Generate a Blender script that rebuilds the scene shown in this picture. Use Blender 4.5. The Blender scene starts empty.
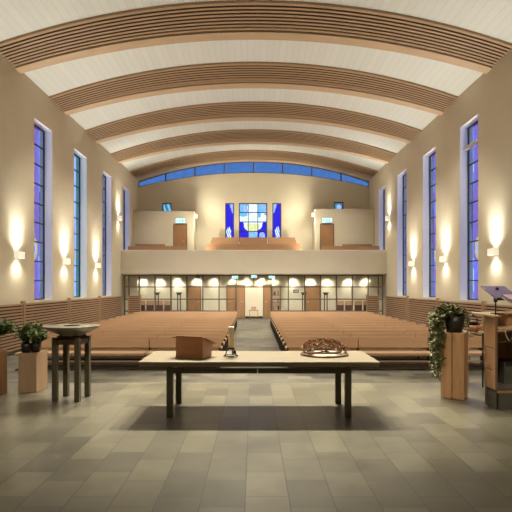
import bpy, math, random
from mathutils import Matrix, Vector
R = math.radians
rng = random.Random(7)
S = bpy.context.scene
C = S.collection
EYE = 1.95          # camera height above the nave floor
CH = 0.2            # chancel floor level
W = 7.0             # half width of the hall

# ------------------------------------------------------------------ materials
def srgb(r, g, b):
    f = lambda c: (c / 255 / 12.92) if c / 255 <= 0.04045 else ((c / 255 + 0.055) / 1.055) ** 2.4
    return (f(r), f(g), f(b), 1)

def nodes(name):
    m = bpy.data.materials.new(name); m.use_nodes = True
    nt = m.node_tree
    return m, nt, nt.nodes['Principled BSDF']

def mat(name, c1, c2=None, scale=(4, 4, 4), rough=0.6, metal=0.0, bump=0.0, detail=4, spec=0.4, coat=0):
    m, nt, p = nodes(name)
    p.inputs['Roughness'].default_value = rough
    p.inputs['Metallic'].default_value = metal
    p.inputs['Specular IOR Level'].default_value = spec
    p.inputs['Coat Weight'].default_value = coat
    c2 = c2 or tuple(x * 0.85 for x in c1[:3]) + (1,)
    tc = nt.nodes.new('ShaderNodeTexCoord'); mp = nt.nodes.new('ShaderNodeMapping')
    mp.inputs['Scale'].default_value = scale
    nz = nt.nodes.new('ShaderNodeTexNoise'); nz.inputs['Scale'].default_value = 1; nz.inputs['Detail'].default_value = detail
    rp = nt.nodes.new('ShaderNodeValToRGB')
    rp.color_ramp.elements[0].position = 0.3; rp.color_ramp.elements[1].position = 0.7
    rp.color_ramp.elements[0].color = c1; rp.color_ramp.elements[1].color = c2
    nt.links.new(tc.outputs['Object'], mp.inputs['Vector']); nt.links.new(mp.outputs[0], nz.inputs['Vector'])
    nt.links.new(nz.outputs[0], rp.inputs[0]); nt.links.new(rp.outputs[0], p.inputs['Base Color'])
    if bump:
        b = nt.nodes.new('ShaderNodeBump'); b.inputs['Strength'].default_value = bump; b.inputs['Distance'].default_value = 0.01
        nt.links.new(nz.outputs[0], b.inputs['Height']); nt.links.new(b.outputs[0], p.inputs['Normal'])
    return m

def glass(name, tint, gloss=0.06, frosted=0.0):
    m = bpy.data.materials.new(name); m.use_nodes = True; nt = m.node_tree; nt.nodes.clear()
    out = nt.nodes.new('ShaderNodeOutputMaterial'); mx = nt.nodes.new('ShaderNodeMixShader')
    tr = nt.nodes.new('ShaderNodeBsdfTransparent'); gl = nt.nodes.new('ShaderNodeBsdfGlossy')
    gl.inputs['Roughness'].default_value = 0.05
    tc = nt.nodes.new('ShaderNodeTexCoord'); nz = nt.nodes.new('ShaderNodeTexNoise'); nz.inputs['Scale'].default_value = 5
    rp = nt.nodes.new('ShaderNodeValToRGB')
    k = 0.82 if frosted else 0.97
    rp.color_ramp.elements[0].position = 0.35; rp.color_ramp.elements[1].position = 0.7
    rp.color_ramp.elements[0].color = tuple(x * k for x in tint[:3]) + (1,); rp.color_ramp.elements[1].color = tint
    nt.links.new(tc.outputs['Object'], nz.inputs['Vector']); nt.links.new(nz.outputs[0], rp.inputs[0]); nt.links.new(rp.outputs[0], tr.inputs['Color'])
    mx.inputs[0].default_value = gloss
    nt.links.new(tr.outputs[0], mx.inputs[1]); nt.links.new(gl.outputs[0], mx.inputs[2]); nt.links.new(mx.outputs[0], out.inputs[0])
    return m

def emit(name, col, st):
    m, nt, p = nodes(name)
    p.inputs['Base Color'].default_value = col; p.inputs['Emission Color'].default_value = col
    p.inputs['Emission Strength'].default_value = st
    return m

def slate(name, c1, c2, mortar, bw, bh, rough, rotate=True):
    m, nt, p = nodes(name)
    tc = nt.nodes.new('ShaderNodeTexCoord'); mp = nt.nodes.new('ShaderNodeMapping')
    mp.inputs['Rotation'].default_value = (0, 0, R(90) if rotate else 0)
    mp.inputs['Location'].default_value = (0.13, 0.07, 0)
    br = nt.nodes.new('ShaderNodeTexBrick')
    br.inputs['Scale'].default_value = 1; br.inputs['Brick Width'].default_value = bw; br.inputs['Row Height'].default_value = bh
    br.inputs['Mortar Size'].default_value = 0.005; br.inputs['Mortar Smooth'].default_value = 0.3; br.offset = 0.37
    br.inputs['Color1'].default_value = c1; br.inputs['Color2'].default_value = c2; br.inputs['Mortar'].default_value = mortar
    nz = nt.nodes.new('ShaderNodeTexNoise'); nz.inputs['Scale'].default_value = 2.6; nz.inputs['Detail'].default_value = 3; nz.inputs['Roughness'].default_value = 0.5
    mr = nt.nodes.new('ShaderNodeMapRange'); mr.inputs['From Min'].default_value = 0.3; mr.inputs['From Max'].default_value = 0.7
    mr.inputs['To Min'].default_value = 0.8; mr.inputs['To Max'].default_value = 1.1
    mu = nt.nodes.new('ShaderNodeMixRGB'); mu.blend_type = 'MULTIPLY'; mu.inputs[0].default_value = 1
    L = nt.links.new
    L(tc.outputs['Object'], mp.inputs['Vector']); L(mp.outputs[0], br.inputs['Vector']); L(tc.outputs['Object'], nz.inputs['Vector'])
    L(nz.outputs[0], mr.inputs[0]); L(br.outputs['Color'], mu.inputs[1]); L(mr.outputs[0], mu.inputs[2]); L(mu.outputs[0], p.inputs['Base Color'])
    r2 = nt.nodes.new('ShaderNodeMapRange'); r2.inputs['To Min'].default_value = rough + 0.0; r2.inputs['To Max'].default_value = rough + 0.08
    L(nz.outputs[0], r2.inputs[0]); L(r2.outputs[0], p.inputs['Roughness'])
    b = nt.nodes.new('ShaderNodeBump'); b.inputs['Strength'].default_value = 0.12; b.inputs['Distance'].default_value = 0.003
    ad = nt.nodes.new('ShaderNodeMath'); ad.operation = 'SUBTRACT'; ad.inputs[0].default_value = 1.0
    L(br.outputs['Fac'], ad.inputs[1]); L(ad.outputs[0], b.inputs['Height']); L(b.outputs[0], p.inputs['Normal'])
    return m

def ceiling_boards(name, c1, c2, line):
    """white boards running along the hall: joints every 0.21 m of X"""
    m, nt, p = nodes(name); L = nt.links.new
    p.inputs['Roughness'].default_value = 0.55
    tc = nt.nodes.new('ShaderNodeTexCoord'); sx = nt.nodes.new('ShaderNodeSeparateXYZ'); L(tc.outputs['Object'], sx.inputs[0])
    d = nt.nodes.new('ShaderNodeMath'); d.operation = 'DIVIDE'; d.inputs[1].default_value = 0.21; L(sx.outputs[0], d.inputs[0])
    f = nt.nodes.new('ShaderNodeMath'); f.operation = 'FRACT'; L(d.outputs[0], f.inputs[0])
    lt = nt.nodes.new('ShaderNodeMath'); lt.operation = 'LESS_THAN'; lt.inputs[1].default_value = 0.06; L(f.outputs[0], lt.inputs[0])
    fl = nt.nodes.new('ShaderNodeMath'); fl.operation = 'FLOOR'; L(d.outputs[0], fl.inputs[0])
    wn = nt.nodes.new('ShaderNodeTexWhiteNoise'); wn.noise_dimensions = '1D'; L(fl.outputs[0], wn.inputs['W'])
    a = nt.nodes.new('ShaderNodeMixRGB'); a.inputs[1].default_value = c1; a.inputs[2].default_value = c2; L(wn.outputs['Value'], a.inputs[0])
    b = nt.nodes.new('ShaderNodeMixRGB'); b.inputs[2].default_value = line; L(lt.outputs[0], b.inputs[0]); L(a.outputs[0], b.inputs[1])
    L(b.outputs[0], p.inputs['Base Color'])
    return m

M = {}
M['wall'] = mat('plaster', (0.68, 0.615, 0.465, 1), (0.65, 0.585, 0.44, 1), (1.2, 1.2, 1.2), 0.85, bump=0.05, spec=0.2)
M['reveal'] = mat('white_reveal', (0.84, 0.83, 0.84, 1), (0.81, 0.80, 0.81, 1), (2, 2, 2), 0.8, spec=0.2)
M['gallery'] = mat('gallery_plaster', (0.66, 0.60, 0.48, 1), (0.63, 0.57, 0.455, 1), (1.5, 1.5, 1.5), 0.8, spec=0.2)
M['ceil'] = ceiling_boards('white_boards', (0.57, 0.575, 0.525, 1), (0.545, 0.55, 0.50, 1), (0.47, 0.47, 0.43, 1))
M['slat'] = mat('slat_wood', (0.38, 0.245, 0.135, 1), (0.32, 0.205, 0.11, 1), (0.8, 14, 14), 0.5)
M['board'] = mat('edge_wood', (0.46, 0.325, 0.20, 1), (0.41, 0.285, 0.17, 1), (0.8, 9, 9), 0.5)
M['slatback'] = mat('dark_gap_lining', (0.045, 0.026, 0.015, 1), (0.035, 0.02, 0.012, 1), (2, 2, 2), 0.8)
M['floor'] = slate('slate_floor', (0.158, 0.143, 0.098, 1), (0.085, 0.077, 0.053, 1), (0.05, 0.045, 0.033, 1), 0.56, 0.36, 0.29)
M['navefloor'] = slate('slate_floor_nave_shaded', (0.15, 0.135, 0.10, 1), (0.05, 0.046, 0.036, 1), (0.04, 0.036, 0.028, 1), 0.52, 0.36, 0.45, False)  # chancel slate again, darkened so the colour carries the unlit shade
M['pew'] = mat('pew_wood', (0.40, 0.265, 0.16, 1), (0.33, 0.215, 0.125, 1), (1.0, 16, 16), 0.45)
M['pewtop'] = mat('pew_panel', (0.43, 0.268, 0.158, 1), (0.37, 0.226, 0.13, 1), (1.2, 12, 14), 0.42)
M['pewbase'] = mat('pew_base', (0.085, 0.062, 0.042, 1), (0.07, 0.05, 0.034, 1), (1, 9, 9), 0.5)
M['darkmetal'] = mat('dark_metal', (0.045, 0.038, 0.03, 1), (0.035, 0.03, 0.024, 1), (6, 6, 6), 0.5)
M['black'] = mat('black_plastic', (0.012, 0.012, 0.013, 1), (0.018, 0.018, 0.018, 1), (8, 8, 8), 0.45)
M['frame'] = mat('window_frame', (0.05, 0.045, 0.06, 1), (0.04, 0.036, 0.05, 1), (3, 3, 3), 0.5)
M['glaze_frame'] = mat('glazing_frame', (0.14, 0.115, 0.08, 1), (0.11, 0.09, 0.065, 1), (3, 3, 3), 0.5)
M['screen'] = mat('screen_slat', (0.46, 0.295, 0.19, 1), (0.39, 0.245, 0.155, 1), (12, 0.8, 12), 0.5)
M['screenpost'] = mat('screen_post', (0.38, 0.24, 0.14, 1), (0.32, 0.2, 0.115, 1), (14, 14, 1), 0.5)
M['door'] = mat('door_wood', (0.37, 0.195, 0.09, 1), (0.30, 0.155, 0.07, 1), (14, 14, 1), 0.45)
M['doorframe'] = mat('door_frame', (0.20, 0.13, 0.08, 1), (0.16, 0.10, 0.06, 1), (9, 9, 1), 0.5)
M['bench'] = mat('gallery_bench_wood', (0.31, 0.165, 0.082, 1), (0.26, 0.138, 0.068, 1), (1, 12, 14), 0.45)
M['steel'] = mat('steel', (0.6, 0.58, 0.55, 1), (0.5, 0.48, 0.45, 1), (5, 5, 5), 0.3, 1.0)
M['white'] = mat('white_metal', (0.75, 0.73, 0.68, 1), (0.72, 0.7, 0.65, 1), (5, 5, 5), 0.45)
M['altartop'] = mat('altar_top', (0.235, 0.185, 0.112, 1), (0.19, 0.148, 0.088, 1), (1.5, 9, 9), 0.5)
M['altaredge'] = mat('altar_edge', (0.32, 0.19, 0.10, 1), (0.27, 0.155, 0.08, 1), (1.5, 9, 9), 0.5)
M['altarleg'] = mat('altar_leg', (0.125, 0.108, 0.064, 1), (0.10, 0.086, 0.05, 1), (9, 9, 2), 0.5)
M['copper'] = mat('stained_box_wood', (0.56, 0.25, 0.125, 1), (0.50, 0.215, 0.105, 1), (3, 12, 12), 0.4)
M['copper_lit'] = mat('stained_box_lit_side', (0.62, 0.36, 0.24, 1), (0.56, 0.31, 0.2, 1), (3, 12, 12), 0.4)  # brighter copy of the box wood; light on the side is coloured in
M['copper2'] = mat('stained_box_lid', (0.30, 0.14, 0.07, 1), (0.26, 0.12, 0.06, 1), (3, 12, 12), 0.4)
M['wax'] = mat('wax', (0.95, 0.78, 0.56, 1), (0.93, 0.75, 0.52, 1), (6, 6, 6), 0.5)
M['planter'] = mat('planter_wood', (0.52, 0.345, 0.215, 1), (0.46, 0.30, 0.18, 1), (9, 9, 1.5), 0.55)
M['planter_lit'] = mat('planter_orange_lit_wood', (0.43, 0.22, 0.11, 1), (0.34, 0.165, 0.08, 1), (9, 9, 1.5), 0.5)  # orange light on the stand is put into this wood colour
M['rustic'] = mat('rustic_wood', (0.58, 0.33, 0.16, 1), (0.44, 0.235, 0.11, 1), (11, 11, 1.6), 0.5, bump=0.2)
M['soil'] = mat('soil', (0.03, 0.022, 0.015, 1), (0.05, 0.035, 0.025, 1), (30, 30, 30), 0.95, bump=0.5)
M['pot'] = mat('dark_pot', (0.018, 0.014, 0.014, 1), (0.03, 0.022, 0.02, 1), (8, 8, 8), 0.4)
M['leaf'] = mat('leaf', (0.11, 0.17, 0.05, 1), (0.22, 0.28, 0.10, 1), (14, 14, 14), 0.5)
M['leafpale'] = mat('pale_leaf', (0.075, 0.088, 0.022, 1), (0.17, 0.165, 0.05, 1), (14, 14, 14), 0.5)
M['stem'] = mat('stem', (0.10, 0.075, 0.035, 1), (0.13, 0.10, 0.05, 1), (14, 14, 14), 0.6)
M['dried'] = mat('dried_flowers', (0.26, 0.13, 0.075, 1), (0.38, 0.22, 0.13, 1), (22, 22, 22), 0.75)
M['driedpale'] = mat('dried_pale', (0.5, 0.38, 0.24, 1), (0.42, 0.3, 0.18, 1), (22, 22, 22), 0.75)
M['driedred'] = mat('dried_red', (0.28, 0.05, 0.035, 1), (0.2, 0.04, 0.03, 1), (22, 22, 22), 0.7)
M['dish'] = mat('dish', (0.24, 0.14, 0.09, 1), (0.2, 0.11, 0.07, 1), (9, 9, 9), 0.35)
M['dishpale'] = mat('pale_dish', (0.55, 0.46, 0.34, 1), (0.5, 0.41, 0.3, 1), (9, 9, 9), 0.4)
M['bowl'] = mat('font_bowl', (0.27, 0.225, 0.155, 1), (0.20, 0.17, 0.115, 1), (4, 4, 4), 0.33, 0.6)
M['water'] = mat('basin', (0.02, 0.018, 0.014, 1), (0.03, 0.026, 0.02, 1), (3, 3, 3), 0.95, 0.0, spec=0.0)
M['fontleg'] = mat('font_leg', (0.115, 0.092, 0.055, 1), (0.085, 0.068, 0.04, 1), (10, 10, 1.5), 0.5)
M['fontblock'] = mat('font_block', (0.17, 0.055, 0.04, 1), (0.13, 0.04, 0.03, 1), (10, 10, 10), 0.45)
M['ambo'] = mat('lectern_wood', (0.46, 0.25, 0.13, 1), (0.39, 0.205, 0.105, 1), (12, 12, 1.5), 0.4)
M['ambotop'] = mat('lectern_top_wood', (0.55, 0.40, 0.26, 1), (0.48, 0.34, 0.22, 1), (3, 3, 9), 0.4)
M['ambodark'] = mat('lectern_base', (0.11, 0.10, 0.075, 1), (0.09, 0.08, 0.06, 1), (4, 4, 4), 0.5)
M['desk'] = mat('desk_plate_painted_sheen', (0.22, 0.18, 0.33, 1), (0.19, 0.155, 0.29, 1), (4, 4, 4), 0.25, 0.3)  # lavender is the window reflection put into the plate's colour
M['book'] = mat('book_cover', (0.42, 0.30, 0.36, 1), (0.38, 0.27, 0.33, 1), (6, 6, 6), 0.4)
M['paper'] = mat('paper', (0.62, 0.52, 0.46, 1), (0.58, 0.48, 0.42, 1), (2, 2, 90), 0.7)
M['cable'] = mat('pale_cable', (0.62, 0.5, 0.36, 1), (0.55, 0.44, 0.31, 1), (6, 6, 6), 0.5)
M['picture'] = mat('picture_print', (0.12, 0.12, 0.12, 1), (0.4, 0.4, 0.38, 1), (11, 11, 11), 0.6)
M['seat_cloth'] = mat('chair_cloth', (0.10, 0.04, 0.03, 1), (0.08, 0.03, 0.025, 1), (9, 9, 9), 0.8)
M['lamp_glow'] = emit('lamp_glow', (1, 0.93, 0.78, 1), 7.0)
M['shade'] = emit('lamp_shade', (0.85, 0.80, 0.68, 1), 0.55)
M['sign'] = emit('sign_panel', (0.42, 0.85, 0.95, 1), 1.1)
M['signmark'] = emit('sign_mark', (0.05, 0.45, 0.42, 1), 0.55)
M['clear'] = glass('clear_glass', (0.96, 0.97, 0.95, 1), 0.05)
M['clerestory'] = glass('clerestory_glass', (0.065, 0.155, 0.40, 1), 0.04, 1)
G = {  # stained glass
 'white': glass('glass_white', (0.86, 0.92, 0.93, 1), 0.03, 1), 'cyan': glass('glass_cyan', (0.18, 0.50, 0.80, 1), 0.03, 1),
 'deep': glass('glass_deep_blue', (0.035, 0.022, 0.62, 1), 0.03, 1), 'yellow': glass('glass_pale_yellow', (0.80, 0.78, 0.38, 1), 0.03, 1),
 'violet': glass('glass_violet', (0.20, 0.13, 0.44, 1), 0.04, 1), 'blue': glass('glass_blue', (0.17, 0.17, 0.72, 1), 0.04, 1),
 'pale': glass('glass_pale_blue', (0.36, 0.46, 0.88, 1), 0.04, 1), 'sky': glass('glass_sky', (0.16, 0.34, 0.72, 1), 0.04, 1),
 'amber': glass('glass_amber', (0.50, 0.42, 0.22, 1), 0.04, 1), 'teal': glass('glass_teal', (0.05, 0.18, 0.25, 1), 0.04, 1)}

# ------------------------------------------------------------------ mesh builder
class MB:
    def __init__(self): self.v = []; self.f = []; self.mi = []; self.sm = []
    def add(self, vs, fs, mi=0, smooth=False, mtx=None):
        n = len(self.v)
        for p in vs: self.v.append(tuple(mtx @ Vector(p)) if mtx else tuple(p))
        for q in fs: self.f.append(tuple(i + n for i in q)); self.mi.append(mi); self.sm.append(smooth)
        return self
    def box(self, x0, x1, y0, y1, z0, z1, mi=0, mtx=None):
        vs = [(x, y, z) for z in (z0, z1) for y in (y0, y1) for x in (x0, x1)]
        return self.add(vs, [(0, 2, 3, 1), (4, 5, 7, 6), (0, 1, 5, 4), (1, 3, 7, 5), (3, 2, 6, 7), (2, 0, 4, 6)], mi, False, mtx)
    def hexa(self, bottom, top, mi=0):
        n = len(bottom)
        fs = [tuple(reversed(range(n))), tuple(range(n, 2 * n))] + [(i, (i + 1) % n, n + (i + 1) % n, n + i) for i in range(n)]
        return self.add(list(bottom) + list(top), fs, mi)
    def tube(self, pts, r, n=8, mi=0, caps=True):
        pts = [Vector(p) for p in pts]; rs = r if isinstance(r, (list, tuple)) else [r] * len(pts)
        vs = []; up = Vector((0.3, 0.2, 1)).normalized()
        for i, p in enumerate(pts):
            d = (pts[min(i + 1, len(pts) - 1)] - pts[max(i - 1, 0)]).normalized()
            a = d.cross(up)
            if a.length < 0.05: a = d.cross(Vector((1, 0, 0)))
            a.normalize(); b = d.cross(a).normalized()
            for k in range(n):
                t = 2 * math.pi * k / n
                vs.append(p + rs[i] * (math.cos(t) * a + math.sin(t) * b))
        fs = [(i * n + k, i * n + (k + 1) % n, (i + 1) * n + (k + 1) % n, (i + 1) * n + k) for i in range(len(pts) - 1) for k in range(n)]
        self.add(vs, fs, mi, True)
        if caps:
            m = len(self.v) - len(vs)
            self.f += [tuple(m + k for k in reversed(range(n))), tuple(m + (len(pts) - 1) * n + k for k in range(n))]
            self.mi += [mi, mi]; self.sm += [False, False]
        return self
    def lathe(self, prof, n=32, cx=0, cy=0, mi=0):
        vs = [(cx + r * math.cos(2 * math.pi * k / n), cy + r * math.sin(2 * math.pi * k / n), z) for r, z in prof for k in range(n)]
        fs = [(i * n + k, i * n + (k + 1) % n, (i + 1) * n + (k + 1) % n, (i + 1) * n + k) for i in range(len(prof) - 1) for k in range(n)]
        return self.add(vs, fs, mi, True)
    def leaf(self, p, d, nrm, L, w, mi=0):
        p = Vector(p); d = Vector(d).normalized(); s = d.cross(Vector(nrm))
        if s.length < 1e-3: s = d.cross(Vector((1, 0.2, 0.1)))
        s.normalize(); n = s.cross(d).normalized()
        a, b = p + d * L * 0.45 + s * w * 0.5 + n * w * 0.18, p + d * L * 0.45 - s * w * 0.5 + n * w * 0.18
        m, t = p + d * L * 0.5, p + d * L - n * L * 0.12
        return self.add([p, a, m, b, t], [(0, 2, 1), (1, 2, 4), (0, 3, 2), (3, 4, 2)], mi, False)
    def build(self, name, mats, parent=None, bevel=0.0, loc=None):
        me = bpy.data.meshes.new(name)
        me.from_pydata(self.v, [], self.f)
        for m in (mats if isinstance(mats, (list, tuple)) else [mats]): me.materials.append(m)
        me.polygons.foreach_set('material_index', self.mi); me.polygons.foreach_set('use_smooth', self.sm)
        me.update()
        o = bpy.data.objects.new(name, me); C.objects.link(o)
        if parent: o.parent = parent
        if loc: o.location = loc
        if bevel:
            b = o.modifiers.new('bevel', 'BEVEL'); b.width = bevel; b.segments = 2; b.limit_method = 'ANGLE'; b.angle_limit = R(40)
        return o

def tag(o, label, cat, group=None):
    o['label'] = label; o['category'] = cat
    if group: o['group'] = group
    return o
def thing(name, label, cat, loc=(0, 0, 0), rz=0, group=None):
    o = bpy.data.objects.new(name, None); C.objects.link(o); o.location = loc; o.rotation_euler = (0, 0, rz)
    o.empty_display_size = 0.1
    return tag(o, label, cat, group)
def struct(o, label=None, cat=None):
    o['kind'] = 'structure'
    if label: o['label'] = label
    if cat: o['category'] = cat
    return o
def sroot(name, label, cat, loc=(0, 0, 0)):
    o = thing(name, label, cat, loc); o['kind'] = 'structure'; return o
def dup(root, loc, rz, label, group=None):
    r = root.copy(); C.objects.link(r); r.location = loc; r.rotation_euler = (0, 0, rz); r['label'] = label
    if group: r['group'] = group
    for ch in list(root.children):
        c = ch.copy(); C.objects.link(c); c.parent = r
        for g in list(ch.children):
            d = g.copy(); C.objects.link(d); d.parent = c
    return r
def light(kind, name, loc, power, col=(1, 0.86, 0.66), target=None, angle=90, blend=1.0, size=0.1):
    l = bpy.data.lights.new(name, kind); l.energy = power; l.color = col
    if kind == 'SPOT': l.spot_size = R(angle); l.spot_blend = blend; l.shadow_soft_size = size
    elif kind == 'POINT': l.shadow_soft_size = size
    o = bpy.data.objects.new(name, l); C.objects.link(o); o.location = loc
    if target: o.rotation_euler = (Vector(target) - Vector(loc)).to_track_quat('-Z', 'Y').to_euler()
    return o

ORD = ['first', 'second', 'third', 'fourth', 'fifth', 'sixth', 'seventh', 'eighth', 'ninth', 'tenth', 'eleventh', 'twelfth', 'thirteenth']
RX = 31.0            # rear wall plane
GY = 26.95           # gallery front
WINS = {-1: [(16.33, 17.8), (19.95, 21.46), (23.7, 25.2), (27.4, 28.9)], 1: [(15.96, 17.4), (19.69, 21.2), (23.45, 24.97), (27.25, 28.7)]}
WZ0, WZ1 = 1.48, 7.33

# ------------------------------------------------------------------ shell
struct(MB().box(-W - 0.45, W + 0.45, 9.24, RX + 0.4, -0.2, 0).build('floor', M['navefloor']), 'shade-darkened slate nave floor running down the aisle', 'floor')
struct(MB().box(-W - 0.45, W + 0.45, -6, 9.24, -0.2, CH).build('floor_chancel', M['floor']), 'grey slate tiled chancel floor under the altar, one step up', 'floor')

for s, nm in ((-1, 'left'), (1, 'right')):
    mb = MB()
    xs = sorted((s * W, s * (W + 0.45)))
    edges = [-6] + [e for w in WINS[s] for e in w] + [RX + 0.4]
    for i in range(0, len(edges), 2): mb.box(*xs, edges[i], edges[i + 1], 0 if edges[i] > 9 else 0, 8.75)
    for i, (a, b) in enumerate(WINS[s]):
        mb.box(*xs, a, b, 0, WZ0 if i < 3 else 3.6); mb.box(*xs, a, b, WZ1, 8.75)
    struct(mb.build('wall_' + nm, M['wall']), 'tall cream plaster side wall on the %s with four slit windows' % nm, 'wall')
struct(MB().box(-W, W, -6.3, -6, CH, 9.9).build('wall_front', M['wall']), 'cream plaster wall behind the chancel', 'wall')

def arc(x, apex, spring):
    h = apex - spring; rad = (W * W + h * h) / (2 * h)
    return apex - (rad - math.sqrt(rad * rad - x * x))
NX = 56
XS = [-W + 2 * W * i / NX for i in range(NX + 1)]
def vault_sheet(mb, y0, y1, z0, z1, t, mi=0, ov=0.0):
    """curved sheet over the hall's width between y0 and y1; z0/z1 = (apex, spring) of its under side at the two edges; t thick"""
    vs = []
    for x in XS:
        a, b = arc(x, *z0), arc(x, *z1)
        vs += [(x, y0, a), (x, y1, b), (x, y0, a + t), (x, y1, b + t)]
    fs = []
    for i in range(NX):
        o, q = 4 * i, 4 * i + 4
        fs += [(o, o + 1, q + 1, q), (o + 2, q + 2, q + 3, o + 3), (o, q, q + 2, o + 2), (o + 1, o + 3, q + 3, q + 1)]
    e = 4 * NX
    fs += [(0, 2, 3, 1), (e, e + 1, e + 3, e + 2)]
    return mb.add(vs, fs, mi)
struct(vault_sheet(MB(), -6.3, RX + 0.4, (9.63, 8.44), (9.63, 8.44), 0.2).build('ceiling', M['ceil']), 'curved white boarded vault ceiling', 'ceiling')

# slatted bands of the vault
BN = ['nearest the viewer, across the top of the photo', 'second from the viewer', 'third from the viewer, the middle one', 'fourth from the viewer, second from the rear wall', 'farthest away, beside the blue rear strip window']
for k in range(5):
    yf = 15.4 + 3.78 * k; yn = yf - 1.62
    t = thing('ceiling_beam', 'slatted wooden ceiling band ' + BN[k], 'ceiling beam', (0, yf, 8.33), group='slatted bands across the vault')
    NEAR, FAR = (9.56, 8.37), (9.355, 8.33)
    lerp = lambda u: (NEAR[0] + (FAR[0] - NEAR[0]) * u, NEAR[1] + (FAR[1] - NEAR[1]) * u)
    mb = MB(); n = 8
    y1 = yf - 0.40
    for i in range(n):
        a = yn + (y1 - yn) * i / n; b = a + (y1 - yn) / n * 0.50
        ua, ub = (a - yn) / 1.62, (b - yn) / 1.62
        vault_sheet(mb, a - yf, b - yf, lerp(ua), lerp(ub), 0.008)
    vault_sheet(mb, yn - .03 - yf, yn - .005 - yf, lerp(0), lerp(0), 0.07)
    mb.v = [(x, y, z - 8.33) for x, y, z in mb.v]
    mb.build('slat_panel', M['slat'], t)
    mb = MB(); vault_sheet(mb, yf - 0.37 - yf, 0, lerp(0.79), lerp(1), 0.26); mb.v = [(x, y, z - 8.33) for x, y, z in mb.v]
    mb.build('edge_board', M['board'], t)
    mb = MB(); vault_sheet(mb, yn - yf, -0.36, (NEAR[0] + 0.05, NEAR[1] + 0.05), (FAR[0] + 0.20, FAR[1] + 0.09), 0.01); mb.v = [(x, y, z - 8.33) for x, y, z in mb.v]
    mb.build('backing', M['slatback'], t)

# ------------------------------------------------------------------ stained glass
def stained(w, h, nx, nz, fn, t=0.012):
    """pane in the local XZ plane, origin bottom centre; small cells each of one glass"""
    mb = MB(); keys = []
    for i in range(nx):
        for j in range(nz):
            u, v = (i + 0.5) / nx, (j + 0.5) / nz
            g = fn(u, v)
            if g not in keys: keys.append(g)
            x0, x1 = -w / 2 + w * i / nx, -w / 2 + w * (i + 1) / nx; z0, z1 = h * j / nz, h * (j + 1) / nz
            mb.add([(x0, 0, z0), (x1, 0, z0), (x1, 0, z1), (x0, 0, z1)], [(0, 1, 2, 3)], keys.index(g))
    return mb, [G[k] for k in keys]

def frame_bars(w, h, vs, hs, b=0.05, d=0.07):
    mb = MB()
    mb.box(-w / 2, w / 2, -d / 2, d / 2, 0, b); mb.box(-w / 2, w / 2, -d / 2, d / 2, h - b, h)
    for s in (-1, 1): mb.box(*sorted((s * w / 2, s * (w / 2 - b))), -d / 2, d / 2, b, h - b)
    for x in vs: mb.box(x - b * 0.35, x + b * 0.35, -d / 2, d / 2, b, h - b)
    for z in hs: mb.box(-w / 2 + b, w / 2 - b, -d / 2 - 0.002, d / 2 + 0.002, z - b * 0.4, z + b * 0.4)
    return mb

wn = 0
DEPTH = ['nearest', 'second', 'third', 'farthest, beside the gallery']
for s, nm in ((-1, 'left'), (1, 'right')):
    for i, (a, b) in enumerate(WINS[s]):
        wn += 1
        z0 = WZ0 if i < 3 else 3.6
        w, h = b - a, WZ1 - z0
        t = sroot('window_%d' % wn, 'tall slit stained glass window in the %s wall, %s' % (nm, DEPTH[i]), 'window', (s * (W + 0.29), (a + b) / 2, z0))
        t.rotation_euler = (0, 0, R(-90 if s > 0 else 90))   # local +Y points outwards... local -Y faces the nave
        npane = 9 if i < 3 else 6
        frame_bars(w, h, [], [h * q / npane for q in range(1, npane)], 0.045, 0.045).build('window_frame', M['frame'], t)
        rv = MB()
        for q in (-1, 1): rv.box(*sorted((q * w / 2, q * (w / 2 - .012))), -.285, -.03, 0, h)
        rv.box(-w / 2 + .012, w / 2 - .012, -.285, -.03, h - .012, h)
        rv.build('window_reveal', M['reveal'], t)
        r2 = random.Random(31 * wn)
        rows = [[r2.random() for _ in range(3)] for _ in range(npane + 1)]
        def fn(u, v, i=i, s=s, npane=npane, rows=rows):
            q = min(int(v * npane), npane - 1); far = u if s < 0 else 1 - u
            far = (1 - u) if s > 0 else u
            if i < 3:
                # pale ring crossing the panes low in the window
                dd = math.hypot((far - 0.25) * 1.0, (v - 0.29) * 5.5)
                if 0.30 < dd < 0.42: return 'amber'
                if 0.24 < dd < 0.30: return 'pale'
            band = far + 0.05 * math.sin(v * 9 + rows[q][0])
            if i == 1 and s < 0: return 'sky' if band < 0.55 else ('pale' if band < 0.75 else 'cyan')
            if band > 0.80 - 0.06 * rows[q][1]: return 'pale'
            if band > 0.70: return 'blue'
            if rows[q][2] > 0.45: return 'violet'
            return 'blue' if s > 0 else 'violet'
        mb, ms = stained(w - 0.08, h - 0.06, 20, 108, fn)
        o = mb.build('pane', ms, t, loc=(0, 0.005, 0.03))
        if i == 0 and s > 0:
            MB().box(-w / 2, w / 2, -0.17, -0.045, h - 0.80, h - 0.70).build('cross_rail', M['white'], t)

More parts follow.
